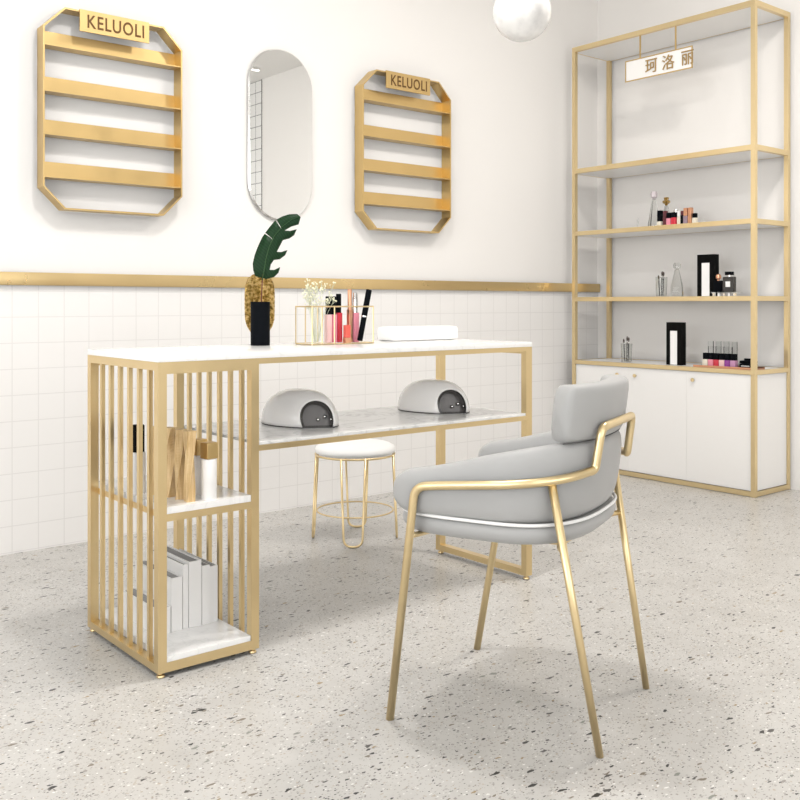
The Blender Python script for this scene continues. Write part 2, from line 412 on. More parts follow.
# ------------------------------------------------------------------ nail lamps on the long shelf
def nail_lamp(dx, dy, label):
    cx, cy = 1.516, 2.290
    t = thing('nail_lamp', label, 'nail lamp', (cx + dx, cy + dy, .527), 0, 'white domed nail lamps on the long shelf')
    A, Bm, H = .090, .130, .098
    p1 = Vector((1.476 - cx, 2.200 - cy, 0)); p2 = Vector((1.558 - cx, 2.160 - cy, 0))
    p1 += Vector((.003, -.007, 0)); p2 += Vector((-.001, -.008, 0))
    d = (p2 - p1).normalized(); nrm = Vector((d.y, -d.x, 0))
    if nrm.y > 0: nrm = -nrm
    tilt = (nrm + Vector((0, 0, .22))).normalized()
    def dome(sc, z0):
        bm = bmesh.new(); nr, na = 26, 72
        def pt(r, a):
            # footprint leans: egg, wider at the back
            x = A * sc * r * math.cos(a) * (1 + .10 * math.sin(a)); y = Bm * sc * r * math.sin(a)
            z = H * sc * max(0., 1 - r ** 2.7) ** (1 / 2.1)
            return Vector((x - .012 * math.sin(a) * r, y, z + z0))
        rings = [[bm.verts.new(pt(math.sin(PI / 2 * i / nr), 2 * PI * k / na)) for k in range(na)] for i in range(1, nr + 1)]
        top = bm.verts.new(pt(0, 0))
        for k in range(na): bm.faces.new((top, rings[0][k], rings[0][(k + 1) % na]))
        for i in range(nr - 1):
            for k in range(na): bm.faces.new((rings[i][k], rings[i + 1][k], rings[i + 1][(k + 1) % na], rings[i][(k + 1) % na]))
        return bm
    outer = dome(1., .003)
    r = bmesh.ops.bisect_plane(outer, geom=outer.verts[:] + outer.edges[:] + outer.faces[:], plane_co=p1, plane_no=tilt, clear_outer=True)
    body = obj('shell', outer, WHITE_G, t, smooth=True)
    so = body.modifiers.new('thick', 'SOLIDIFY'); so.thickness = .004; so.offset = -1
    inner = dome(.95, .003)
    q = p1 - nrm * .030
    bmesh.ops.bisect_plane(inner, geom=inner.verts[:] + inner.edges[:] + inner.faces[:], plane_co=p1 - nrm * .0015, plane_no=tilt, clear_outer=True)
    obj('dark_lining', inner, DARK, t, smooth=True)
    # back panel inside the mouth and lamp rows
    bm = dome(.93, .003)
    rr = bmesh.ops.bisect_plane(bm, geom=bm.verts[:] + bm.edges[:] + bm.faces[:], plane_co=q, plane_no=tilt, clear_outer=True)
    ed = [e for e in rr['geom_cut'] if isinstance(e, bmesh.types.BMEdge)]
    vs = [v for v in rr['geom_cut'] if isinstance(v, bmesh.types.BMVert)]
    if len(vs) > 2:
        f = bmesh.ops.contextual_create(bm, geom=vs + ed)
    keep = set(f['faces']) if len(vs) > 2 else set()
    bmesh.ops.delete(bm, geom=[x for x in bm.faces if x not in keep], context='FACES')
    obj('inner_panel', bm, mat('smoky_panel', (.16, .15, .145), .22), t)
    for k in range(3):
        bm = bmesh.new(); c = p1 + d * (.028 + .019 * k) - nrm * .0285
        bmesh.ops.create_uvsphere(bm, u_segments=12, v_segments=8, radius=.0055)
        for v in bm.verts: v.co += c + Vector((0, 0, .020 + .008 * (k == 1)))
        obj('lamp_bead', bm, CHROME, t, smooth=True)
    # thin dark base following the footprint
    bm = bmesh.new(); poly = []
    na = 72
    for k in range(na):
        a = 2 * PI * k / na; P = Vector((A * math.cos(a) * (1 + .10 * math.sin(a)) - .012 * math.sin(a), Bm * math.sin(a), 0)) * 1.0
        poly.append(P)
    pl = []
    for i in range(na):
        a, b = poly[i], poly[(i + 1) % na]; da, db = (a - p1).dot(nrm), (b - p1).dot(nrm)
        if da <= 0: pl.append(a)
        if (da <= 0) != (db <= 0): pl.append(a + (b - a) * (da / (da - db)))
    prism(bm, [(p.x, p.y) for p in pl], 0, .003)
    obj('base', bm, DARK, t)
    return t
l1 = nail_lamp(0, 0, 'white domed nail lamp nearer the slatted end, dark arched mouth')
bm = bmesh.new(); tube(bm, [(.06, .085, .004), (.095, .075, .006), (.118, .070, .011)], .005, 10); obj('power_plug', bm, BLACK_M, l1, smooth=True)
nail_lamp(.523, .012, 'white domed nail lamp nearer the right table leg, dark arched mouth')

# ------------------------------------------------------------------ on the tabletop
ZT = .752
bm = bmesh.new(); lathe(bm, [(.0275, 0), (.028, .001), (.028, .127), (.024, .127), (.024, .02), (0, .02)], n=48)
o = tag(obj('vase', bm, BLACK, angle=40), 'tall black cylinder vase holding the big green leaf', 'vase'); o.location = (1.441, 2.391, ZT)
VX, VY = 1.441, 2.391
VD = Vector((.521, .853, 0)).normalized(); VR = Vector((.853, -.521, 0)).normalized()
# flat gold flask behind
bm = bmesh.new()
lathe(bm, [(.020, 0), (.022, .004), (.020, .02), (.026, .035), (.038, .055), (.0435, .075), (.0445, .11), (.0445, .15), (.043, .175), (.036, .195), (.022, .207), (.013, .211), (.010, .206), (.0, .200)], n=48, sy=.36)
o = tag(obj('gold_vase', bm, HAMMER, smooth=True), 'hammered gold oval vase standing right behind the black vase', 'vase')
g = Vector((VX, VY, 0)) + VD * .049 - VR * .002; o.location = (g.x, g.y, ZT); o.rotation_euler = (0, 0, math.atan2(VR.y, VR.x))
# leaf (drawn on a plane that bends, with thickness)
t = thing('banana_leaf', 'single dark green split leaf standing in the black vase', 'leaf', (VX, VY, ZT + .02))
SC = 2.76 / 947
def lp(px, py, off=0.):
    u = (px - 261) * SC; z = (347 - py) * SC * .99
    bend = .05 * max(0, z - .12) ** 1.5 * 10 * .4 - .9 * off * off * 8
    return Vector((0, 0, 0)) + VR * u + VD * bend + Vector((0, 0, z - .02))
mid = [(263, 281), (265, 270), (267, 258), (270, 247), (275, 236), (283, 226), (292, 219), (299, 216)]
left = [(256, 277), (254, 271), (253.5, 264), (255.5, 255), (258.5, 247), (263, 237), (265.5, 233.5), (275, 240.5), (266, 232.6), (270, 227), (276, 219.5), (282.5, 229), (277.3, 218.7), (283, 215.5), (290, 213.2), (298, 212.8), (301.5, 216)]
right = [(300.5, 220), (299.5, 223.5), (292, 226), (285.5, 230), (291, 230.3), (297.5, 228.5), (295, 234.5), (290, 238), (283.5, 240), (281, 245), (277.5, 252), (282, 252), (288.2, 249.8), (286, 255), (280.5, 259.5), (274.5, 260.5), (271.5, 265), (270.3, 270.5), (275, 270.5), (280.8, 267.5), (279, 273.5), (274.5, 278), (267, 280)]
outline = left + right
bm = bmesh.new()
vs = [bm.verts.new(lp(*p)) for p in outline]
fc = bm.faces.new(vs)
bmesh.ops.triangulate(bm, faces=[fc])
bmesh.ops.subdivide_edges(bm, edges=bm.edges[:], cuts=2, use_grid_fill=True)
for v in bm.verts:
    # fold along the midrib
    best = min((v.co - lp(*m)).length for m in [(a[0] + (b[0] - a[0]) * k / 5, a[1] + (b[1] - a[1]) * k / 5) for a, b in zip(mid, mid[1:]) for k in range(6)])
    v.co += VD * (best * best * 9)
blade = obj('blade', bm, LEAF, t, smooth=True)
so = blade.modifiers.new('thick', 'SOLIDIFY'); so.thickness = .0012; so.offset = 0
bm = bmesh.new(); tube(bm, [lp(*m) - VD * .0015 for m in mid], [.0016, .0016, .0014, .0013, .0012, .001, .0008, .0005], 8); obj('midrib', bm, RIB, t, smooth=True)
bm = bmesh.new(); tube(bm, [(0, 0, .003), lp(261.5, 322), lp(262, 303), lp(263, 281), lp(264, 275)], .0018, 8); obj('stem', bm, STEM, t, smooth=True)

# wire organizer
OX0, OX1, OY0, OY1, OH = 1.560, 1.785, 2.297, 2.385, .113
t = thing('wire_organizer', 'small gold wire box with glass sides holding cosmetics on the tabletop', 'organizer', (OX0, OY0, ZT))
w, d = OX1 - OX0, OY1 - OY0; r = .0022
bm = bmesh.new()
for z in (r, OH):
    for a, b in (((0, 0), (w, 0)), ((w, 0), (w, d)), ((w, d), (0, d)), ((0, d), (0, 0))):
        tube(bm, [(*a, z), (*b, z)], r, 6)
for x in (0, w):
    for y in (0, d): tube(bm, [(x, y, 0), (x, y, OH + .001)], r, 6)
obj('frame', bm, GOLD_P, t)
for fx in (.1, .3):
    bm = bmesh.new(); x = fx * w + .012
    tube(bm, [(x, 0, 0), (x, 0, OH)], r, 6); tube(bm, [(x, d, 0), (x, d, OH)], r, 6); tube(bm, [(x, 0, OH), (x, d, OH)], r, 6)
    tube(bm, [(x, 0, r), (x, d, r)], r, 6)
    obj('divider', bm, GOLD_P, t)
bx('base_plate', (r, w - r, r, d - r, .0005, .0035), WHITE, t)
ZO = ZT + .0037
# baby's breath
t = thing('flower_bunch', 'bunch of tiny cream white blossoms standing in the gold wire box', 'flowers', (1.606, 2.345, ZO))
bm = bmesh.new(); bf = bmesh.new(); rnd = random.Random(3)
for i in range(34):
    a = rnd.uniform(0, 2 * PI); rr = rnd.uniform(.1, 1) ** .6 * .052; h = rnd.uniform(.125, .20) - rr * .35
    e = Vector((rr * math.cos(a) * 1.05 + .006, rr * math.sin(a) * .8, h))
    tube(bm, [(.006 * math.cos(a), .006 * math.sin(a), .002), e * .55 + Vector((0, 0, .01)), e], .0005, 4)
    for k in range(rnd.randint(3, 6)):
        q = e + Vector((rnd.uniform(-.009, .009), rnd.uniform(-.009, .009), rnd.uniform(-.008, .008)))
        tube(bm, [e * .9, q], .0004, 4)
        rs = bmesh.ops.create_icosphere(bf, subdivisions=1, radius=rnd.uniform(.0018, .0034))
        for v in rs['verts']: v.co += q
obj('stems', bm, TWIG, t); bl = obj('blossoms', bf, FLOWER, t, smooth=True); bl['kind'] = 'stuff'

def gloss(x, y, body, label, h1=.052, h2=.052, s=.0085, z=ZO, cap=BLACK, name='lip_gloss', cat='lip gloss', group='tubes in the gold wire box'):
    t = thing(name, label, cat, (x, y, z), 0, group)
    bm = bmesh.new(); box(bm, -s, s, -s, s, 0, h1, bev=.0015); obj('tube', bm, body, t, angle=40)
    bm = bmesh.new(); lathe(bm, [(s * .95, h1), (s * .95, h1 + h2 * .97), (s * .85, h1 + h2)], n=20); obj('cap', bm, cap, t, angle=40)
    return t
gloss(1.657, 2.355, ROSE, 'black-capped pale tube nearest the flowers in the wire box', .085, .055)
gloss(1.680, 2.360, PINK, 'middle black-capped pink tube of the three in the wire box', .085, .055)
gloss(1.701, 2.362, RED, 'black-capped red tube beside the copper tube in the wire box', .09, .058)
t = thing('lipstick', 'short coral red lipstick case low in the wire box, right of centre', 'lipstick', (1.700, 2.316, ZO))
bx('case', (-.011, .009, -.008, .008, 0, .015), COPPER, t, bev=.001); bx('red_body', (-.010, .008, -.007, .007, .015, .053), CORAL, t, bev=.001)
gloss(1.727, 2.340, COPPER, 'tall copper tube standing in the wire box', .10, .062, .007, cap=COPPER, name='mascara', cat='mascara')
gloss(1.750, 2.345, PINK, 'pink tube with grey cap between copper tube and slanted black tube', .09, .062, .010, cap=CHROME)
t = thing('eyeliner_pen', 'slanted glossy black tube at the right end of the wire box', 'eyeliner', (1.749, 2.318, ZO + .004), 0)
bm = bmesh.new(); lathe(bm, [(.007, 0), (.0085, .002), (.0085, .075), (.009, .076), (.009, .158), (.008, .160)], n=20); o1 = obj('barrel', bm, BLACK, t, angle=40)
bm = bmesh.new(); lathe(bm, [(.0093, .074), (.0093, .078)], n=20); obj('band', bm, CHROME, t, angle=40)
t.rotation_euler = (0, .20, -.2)

bm = bmesh.new(); box(bm, -.146, .146, -.045, .045, 0, .046, bev=.017, seg=5)
o = tag(obj('hand_cushion', bm, WHITE_S, smooth=True), 'white rectangular hand rest cushion at the back of the tabletop', 'cushion'); o.location = (2.060, 2.405, ZT)

# ------------------------------------------------------------------ inside the slatted end
def bottle(x, y, z, r, h, ch, capm, label, sq=False, group=None, name='bottle'):
    t = thing(name, label, 'bottle', (x, y, z), .1, group)
    bm = bmesh.new(); lathe(bm, [(r * .96, 0), (r, .002), (r, h - .004), (r * .92, h), (r * .6, h + .001)], n=32); obj('body', bm, WHITE, t, angle=40)
    bm = bmesh.new()
    if sq: box(bm, -r * .84, r * .84, -r * .84, r * .84, h + .001, h + ch, bev=.001)
    else: lathe(bm, [(r * .86, h + .001), (r * .86, h + ch - .002), (r * .8, h + ch)], n=32)
    obj('cap', bm, capm, t, angle=40); return t
ZB = .397
bottle(1.111, 2.083, ZB, .0185, .098, .040, GOLD_D, 'white bottle with square gold cap at the front of the slatted shelf', True)
bottle(1.118, 2.150, ZB, .0175, .098, .040, GOLD_D, 'white bottle with gold cap, behind the front one on the slatted shelf', True)
bottle(1.007, 2.262, ZB, .0190, .103, .068, BLACK_M, 'white bottle with tall black cap seen through the side slats')
for i, (x, y, s_, h, lab, rz) in enumerate(((1.034, 2.216, .012, .170, 'twisted wooden stand farthest back in the row, near the black-capped bottle', .3),
                                ((1.050), 2.172, .0145, .170, 'thick twisted wooden stand just behind the corner post', .9),
                                (1.056, 2.128, .0115, .170, 'twisted wooden stand second from the front in the row', .2),
                                (1.060, 2.086, .0118, .170, 'twisted wooden stand frontmost in the row, beside the white bottle', .7))):
    bm = bmesh.new(); rings = []; n_ = 24
    for k in range(n_ + 1):
        f = k / n_; a = rz + 1.9 * f; q = s_ * (.86 + .30 * abs(f - .35))
        rings.append([bm.verts.new((q * 1.3 * math.cos(a + PI / 2 * j), q * 1.3 * math.sin(a + PI / 2 * j), h * f)) for j in range(4)])
    for A_, B_ in zip(rings, rings[1:]):
        for j in range(4): bm.faces.new((A_[j], A_[(j + 1) % 4], B_[(j + 1) % 4], B_[j]))
    bm.faces.new(rings[0][::-1]); bm.faces.new(rings[-1])
    o = tag(obj('twisted_stand', bm, WOOD), lab, 'stand', 'twisted wooden stands on the slatted shelf'); o.location = (x, y, ZB)
for x0, x1, h, lab, y0 in ((1.030, 1.066, .066, 'lowest white book at the left of the row on the bottom shelf', 2.200),
                      (1.070, 1.100, .135, 'white book left of the tallest ones on the bottom shelf', 2.204),
                      (1.1025, 1.117, .163, 'thin tall white book beside the thickest one on the bottom shelf', 2.206),
                      (1.1185, 1.153, .168, 'thickest and tallest white book on the bottom shelf', 2.203),
                      (1.1545, 1.176, .152, 'white book second from the right end on the bottom shelf', 2.201),
                      (1.1775, 1.200, .146, 'white book at the right end of the row on the bottom shelf', 2.204)):
    t = thing('book', lab, 'book', (x0, y0, .0475), 0, 'white books on the bottom shelf')
    w = x1 - x0; dd = .215; c = .002
    bm = bmesh.new(); box(bm, 0, w, 0, c, 0, h); box(bm, 0, c, c, dd, 0, h); box(bm, w - c, w, c, dd, 0, h); obj('cover', bm, WHITE, t)
    bx('pages', (c + .0003, w - c - .0003, c + .0005, dd - .004, .002, h - .004), PAGES, t)

# ------------------------------------------------------------------ stool
t = thing('stool', 'low round stool with white padded seat and gold hairpin legs behind the table', 'stool', (2.118, 2.836, 0), 0)
R = .150
bm = bmesh.new(); lathe(bm, [(0, .318), (R - .01, .318), (R - .002, .322), (R, .332), (R - .004, .343), (R - .02, .352), (R * .6, .360), (R * .3, .363), (0, .364)], n=64); obj('seat', bm, WHITE_S, t, smooth=True)
bm = bmesh.new(); tube(bm, [((R - .003) * math.cos(2 * PI * k / 64), (R - .003) * math.sin(2 * PI * k / 64), .314) for k in range(64)], .0042, 8, closed=True); obj('seat_ring', bm, GOLD_P, t, smooth=True)
bm = bmesh.new(); tube(bm, [(.142 * math.cos(2 * PI * k / 64), .142 * math.sin(2 * PI * k / 64), .105) for k in range(64)], .003, 8, closed=True); obj('foot_ring', bm, GOLD_P, t, smooth=True)
va = math.atan2(-2.842, -2.108)
for k in range(4):
    a = va - .05 + k * PI / 2
    er = Vector((math.cos(a), math.sin(a), 0)); et = Vector((-math.sin(a), math.cos(a), 0))
    tops = er * .142; bot = er * .156
    P = fillet([tops - et * .044 + Vector((0, 0, .314)), bot - et * .033 + Vector((0, 0, .0045)), bot + et * .033 + Vector((0, 0, .0045)), tops + et * .044 + Vector((0, 0, .314))], .030, 8)
    bm = bmesh.new(); tube(bm, P, .0042, 10); obj('leg', bm, GOLD_P, t, smooth=True)

# ------------------------------------------------------------------ armchair (local: +Y forward, +X to its far side)
AF = math.radians(112.4)
ch = thing('armchair', 'light grey leather barrel armchair on splayed gold tube legs in front of the table', 'chair', (1.545, 1.436, 0), AF - PI / 2)
HW, RB, EX = .222, .149, 2.5     # centre line of the shell
def ucurve(n=140, fwd=.211, hw=HW, rb=RB, yc=.0):
    P = []
    m = 24
    for i in range(m): P.append(Vector((-hw, fwd + (yc - fwd) * i / m, 0)))
    for i in range(n + 1):
        a = PI + PI * i / n; c, s_ = math.cos(a), math.sin(a)
        P.append(Vector((hw * (abs(c) ** (2 / EX)) * (1 if c > 0 else -1), yc - rb * abs(s_) ** (2 / EX), 0)))
    for i in range(1, m + 1): P.append(Vector((hw, yc + (fwd - yc) * i / m, 0)))
    return P
def resample(P, n):
    L_ = [0.]
    for a, b in zip(P, P[1:]): L_.append(L_[-1] + (b - a).length)
    out = []; j = 0
    for k in range(n + 1):
        s_ = L_[-1] * k / n
        while j < len(L_) - 2 and L_[j + 1] < s_: j += 1
        f = (s_ - L_[j]) / max(1e-9, L_[j + 1] - L_[j]); out.append(P[j].lerp(P[j + 1], f))
    return out
def lean(p, z):
    if p.y > 0: return 0.
    return -.040 * min(1., (-p.y / RB)) * (z - .44) / .28
def sweep(P, zb, zt, th, nose, name, m, parent, ns=28, pw=3.0):
    bm = bmesh.new(); rings = []; n = len(P)
    L_ = [0.]
    for a, b in zip(P, P[1:]): L_.append(L_[-1] + (b - a).length)
    tot = L_[-1]
    for i, p in enumerate(P):
        tg = (P[min(i + 1, n - 1)] - P[max(i - 1, 0)]).normalized(); nr = Vector((-tg.y, tg.x, 0))
        e = min(L_[i], tot - L_[i]); k = 1. if e >= nose else math.sqrt(max(0.0, 1 - (1 - e / nose) ** 2)); k = max(k, .02)
        b_, t_ = zb(p, e), zt(p, e); zm = b_ + (t_ - b_) * .5; hz = (t_ - b_) / 2 * k; ht = th(p, e) / 2 * (.35 + .65 * k if k > .03 else .1)
        ring = []
        for q in range(ns):
            a = 2 * PI * q / ns; c, s_ = math.cos(a), math.sin(a)
            u = abs(c) ** (2 / pw) * (1 if c > 0 else -1) * ht; v = abs(s_) ** (2 / pw) * (1 if s_ > 0 else -1) * hz
            z = zm + v; w = p + nr * u
            ring.append(bm.verts.new((w.x, w.y + lean(p, z), z)))
        rings.append(ring)
    for A_, B_ in zip(rings, rings[1:]):
        for q in range(ns): bm.faces.new((A_[q], A_[(q + 1) % ns], B_[(q + 1) % ns], B_[q]))
    bm.faces.new(rings[0][::-1]); bm.faces.new(rings[-1])
    return obj(name, bm, m, parent, smooth=True)
def ss(a, b, x):
    f = max(0., min(1., (x - a) / (b - a))); return f * f * (3 - 2 * f)
def ztop(p, e):
    # arm rises from its nose to the back
    return .528 + .062 * (1 - ss(-.17, .20, p.y)) + .012 * ss(-.05, -.2, p.y) if True else 0
SH = resample(ucurve(), 150)
sweep(SH, lambda p, e: .440, lambda p, e: .530 + .068 * (1 - ss(-.16, .21, p.y)), lambda p, e: .056, .05, 'arm_shell', LEATHER, ch)
# backrest pad: only where the curve is behind y = -.115
BP = [p for p in resample(ucurve(hw=HW + .002, rb=RB - .002), 300) if p.y < -.106]
sweep(BP, lambda p, e: .598, lambda p, e: .712, lambda p, e: .056, .015, 'backrest', LEATHER, ch, pw=5.0)
bm = bmesh.new(); tube(bm, [Vector((p.x * 1.118, p.y * 1.0 - .0185 * min(1, -p.y / RB) + lean(p, .6), .598)) for p in BP[3:-3]], .0012, 6); obj('seam', bm, SEAM, ch, smooth=True)
# seat slab
def seat_outline(grow, n=96):
    P = []
    for k in range(n):
        a = 2 * PI * k / n; c, s_ = math.cos(a), math.sin(a); ex = 2.7
        ex = 4.2 if s_ > 0 else 2.7
        P.append((abs(c) ** (2 / ex) * (1 if c > 0 else -1) * (.238 + grow), (abs(s_) ** (2 / ex) * (.232 + grow) if s_ > 0 else -abs(s_) ** (2 / ex) * (.174 + grow))))
    return P
def slab(layers, name, m):
    bm = bmesh.new(); rs = [[bm.verts.new((x, y, z)) for x, y in seat_outline(g_)] for g_, z in layers]
    for A_, B_ in zip(rs, rs[1:]):
        for q in range(len(A_)): bm.faces.new((A_[q], A_[(q + 1) % len(A_)], B_[(q + 1) % len(A_)], B_[q]))
    bm.faces.new(rs[0][::-1]); bm.faces.new(rs[-1]); return obj(name, bm, m, ch, smooth=True)
slab([(-.06, .394), (-.03, .395), (-.012, .399), (-.001, .409), (.002, .420), (-.001, .431), (-.010, .437), (-.03, .439), (-.06, .4395)], 'seat', LEATHER)
slab([(-.065, .440), (-.060, .452), (-.064, .470), (-.075, .480), (-.11, .486)], 'seat_cushion', LEATHER)
bm = bmesh.new(); tube(bm, [(x, y, .4395) for x, y in seat_outline(.0015)], .0036, 8, closed=True); obj('highlight_piping', bm, PIPING_HL, ch, smooth=True)  # seat edge line, made pale to paint in its highlight
# gold tube frame
rt = .0088
def hoop_pts():
    C_ = resample(ucurve(hw=.262, rb=.187, fwd=.150), 120)
    half = [p for p in C_ if p.x <= -.125]
    P = [Vector((-.229, .219, .0)), Vector((-.262, .140, .497))]
    zs = []
    for i, p in enumerate(half[3:]):
        f = i / max(1, len(half) - 4); P.append(Vector((p.x, p.y + lean(p, .53), .505 + .036 * f)))
    return P
H0 = hoop_pts()
leg_top = H0[1]; run = H0[2:]
e = run[-1]
up1 = Vector((-.118, -.203, .627))
path = fillet([H0[0], Vector((-.262, .143, .502)), run[4]], [.035], 10) + run[5:-2]
path = path[:-1] + fillet([path[-1], e + Vector((.005, -.004, 0)), up1, Vector((.0, -.216, .629))], [.022, .022], 8)[:-1]
right_ = [Vector((-p.x, p.y, p.z)) for p in reversed(path)]
bm = bmesh.new(); tube(bm, path + right_, rt, 14); obj('tube_frame', bm, GOLD_P, ch, smooth=True)
for sx in (-1, 1):
    bm = bmesh.new(); tube(bm, [Vector((sx * .184, -.218, 0)), Vector((sx * .216, -.130, .535))], [.0075, .0085], 14); obj('rear_leg', bm, GOLD_P, ch, smooth=True)
bm = bmesh.new()
tube(bm, fillet([(-.254, .158, .398), (-.17, .160, .388), (.17, .160, .388), (.254, .158, .398)], .06), .006, 10)
tube(bm, fillet([(-.207, -.154, .390), (-.15, -.122, .387), (.15, -.122, .387), (.207, -.154, .390)], .06), .006, 10)
tube(bm, [(-.12, .160, .388), (-.12, -.122, .387)], .006, 10); tube(bm, [(.12, .160, .388), (.12, -.122, .387)], .006, 10)
obj('under_frame', bm, GOLD_P, ch, smooth=True)

# ------------------------------------------------------------------ display shelving unit against the right wall
UX0, UX1, UY0, UY1 = 3.938, 4.250, 2.272, 3.332
t = thing('display_shelf', 'tall gold-framed display shelf with white cabinet base by the right wall', 'shelf', (UX0, UY0, 0))
w, d, H, s = UX1 - UX0, UY1 - UY0, 2.243, .021
for x in (0, w - s):
    for y in (0, d - s): bx('post', (x, x + s, y, y + s, 0, H), GOLD_P, t)
for z0, z1 in ((H - .024, H), (1.568, 1.592), (1.236, 1.258), (.886, .908), (.552, .572), (.002, .024)):
    bm = bmesh.new()
    box(bm, 0, s, s, d - s, z0, z1); box(bm, w - .006, w, s, d - s, z0, z1)
    box(bm, s, w - s, 0, s, z0, z1); box(bm, s, w - s, d - .008, d, z0, z1)
    obj('shelf_rail', bm, GOLD_P, t)
for z in (H - .0235, 1.5685, 1.2365, .8865): bx('shelf_panel', (s, w - .006, s, d - .008, z, z + .0205), WHITE, t)
bx('counter', (s, w - s, s, d - s, .556, .571), WHITE, t)
bx('cabinet_body', (.024, w - .008, .008, d - .008, .026, .550), WHITE, t)
dw = (d - 2 * s) / 3
for i in range(3):
    y0 = s + dw * i + .0005; y1 = s + dw * (i + 1) - .0005
    dr = bx('cabinet_door', (.008, .023, y0, y1, .026, .550), WHITE, t)
    ky = {0: 2.593, 1: 2.926, 2: 3.035}[i] - UY0
    bm = bmesh.new(); lathe(bm, [(.005, 0), (.005, .006), (.009, .008), (.009, .013), (.0075, .015)], n=20)
    for v in bm.verts: v.co = Vector((.008 - v.co.z, ky + v.co.x, .511 + v.co.y))
    obj('knob', bm, GOLD_P, dr, angle=40)
# hanging sign
t = thing('hanging_sign', 'small white sign in a gold frame hanging from the top of the shelf', 'sign', (UX0 + .010, 0, 0))
bm = bmesh.new(); q = .0025
for y0, y1, z0, z1 in ((2.600, 2.990, 2.100, 2.105), (2.600, 2.990, 1.998, 2.003), (2.600, 2.605, 2.003, 2.100), (2.985, 2.990, 2.003, 2.100)):
    box(bm, -q, q, y0, y1, z0, z1)
obj('sign_frame', bm, GOLD_D, t)
bx('sign_board', (-.001, .001, 2.6055, 2.9845, 2.0035, 2.0995), SIGNWHITE, t)
for y in (2.900, 2.693): bx('hanger', (-.003, .003, y - .003, y + .003, 2.105, H - .0245), GOLD_D, t)
for chx, y, in (('珂', 2.832), ('洛', 2.733), ('丽', 2.625)):
    bm = text_bm(chx, .078, .002, .95)
    for v in bm.verts: v.co = Vector((-.0042 - v.co.z, y - v.co.x, 2.052 + v.co.y))
    obj('lettering', bm, SIGNGOLD, t)

# ------------------------------------------------------------------ goods on the display shelf
def turned(name, prof, m, label, cat, loc, n=20, extra=None, group=None, rz=0.):
    t = thing(name, label, cat, loc, rz, group)
    bm = bmesh.new(); lathe(bm, prof, n=n); obj('body', bm, m, t, angle=35)
    if extra:
        for nm, pr, mm, nn_ in extra:
            bm = bmesh.new(); lathe(bm, pr, n=nn_); obj(nm, bm, mm, t, angle=35)
    return t
GL2 = mat('thin_glass', (.86, .87, .86), .04, trans=1., ior=1.27)
ZS2, ZS3, ZS4 = 1.2575, .9075, .5715
XS = 4.06
def polish(y, z, body, cap, label, x=XS, r=.011, h1=.035, h2=.032, group='small bottles on the second shelf', name='nail_polish', cat='nail polish'):
    t = thing(name, label, cat, (x, y, z), 0, group)
    bm = bmesh.new(); box(bm, -r, r, -r, r, 0, h1, bev=.002); obj('bottle', bm, body, t, angle=40)
    bm = bmesh.new(); box(bm, -r * .9, r * .9, -r * .9, r * .9, h1, h1 + h2, bev=.0015); obj('cap', bm, cap, t, angle=40)
dec = [(.030, 0), (.031, .004), (.030, .02), (.012, .130), (.009, .142), (.011, .146), (.006, .148)]
turned('glass_decanter', [(r_, z_) for r_, z_ in dec], GL2, 'tall clear glass decanter with pinkish faceted stopper on the upper shelf', 'decanter', (XS, 2.898, ZS2), 6,
       [('stopper', [(.006, .149), (.016, .158), (.018, .174), (.014, .186)], mat('pinkish_crystal', (.62, .55, .58), .1), 6)])
turned('glass_decanter', [(.024, 0), (.024, .03), (.010, .105), (.008, .112)], GL2, 'clear glass decanter with gold stopper on the upper shelf', 'decanter', (XS + .03, 2.845, ZS2), 6,
       [('stopper', [(.006, .113), (.008, .120), (.019, .126), (.019, .136), (.009, .140), (.014, .150), (.010, .154)], HAMMER, 12)])
turned('perfume_bottle', [(.016, 0), (.016, .05), (.006, .058)], GL2, 'clear perfume bottle with round stopper behind the red polish', 'perfume', (XS + .045, 2.798, ZS2), 20,
       [('stopper', [(.005, .059), (.012, .068), (.014, .078), (.010, .090)], CHROME, 12)])
turned('glass_vial', [(.005, 0), (.005, .038), (.003, .040), (.003, .05)], GL2, 'thin glass vial alone at the left of the upper shelf', 'vial', (3.985, 2.941, ZS2), 10)
turned('glass_vial', [(.005, 0), (.005, .022), (.003, .024), (.003, .028)], GL2, 'short glass vial right of the small bottles on the upper shelf', 'vial', (XS, 2.612, ZS2), 10)
for y, b, c_, lab, r_, h1, h2 in ((2.840, CREAM, BLACK, 'black-capped pale bottle just right of the tall decanter', .012, .028, .055),
        (2.808, MAROON, MAROON, 'all maroon polish bottle in front of the gold-stoppered decanter', .010, .045, .034),
        (2.784, PINK, BLACK, 'pink nail polish with black cap on the upper shelf', .012, .040, .028),
        (2.756, RED, BLACK, 'bright red nail polish with black cap on the upper shelf', .013, .042, .026),
        (2.727, CREAM, WHITE, 'cream bottle right of the red polish on the upper shelf', .009, .045, .028),
        (2.709, BLACK, MAROON, 'narrow black bottle left of the copper-capped ones', .008, .05, .022),
        (2.688, MUTED, COPPER, 'violet bottle with copper cap, left of its copper-capped twin', .0115, .046, .038),
        (2.664, COPPER, COPPER, 'all copper bottle at the end of the copper-capped pair', .0105, .046, .038),
        (2.640, CREAM, BLACK, 'small cream bottle with black cap at the right end of the group', .010, .033, .022)):
    polish(y, ZS2, b, c_, lab, XS - .03, r_, h1, h2)
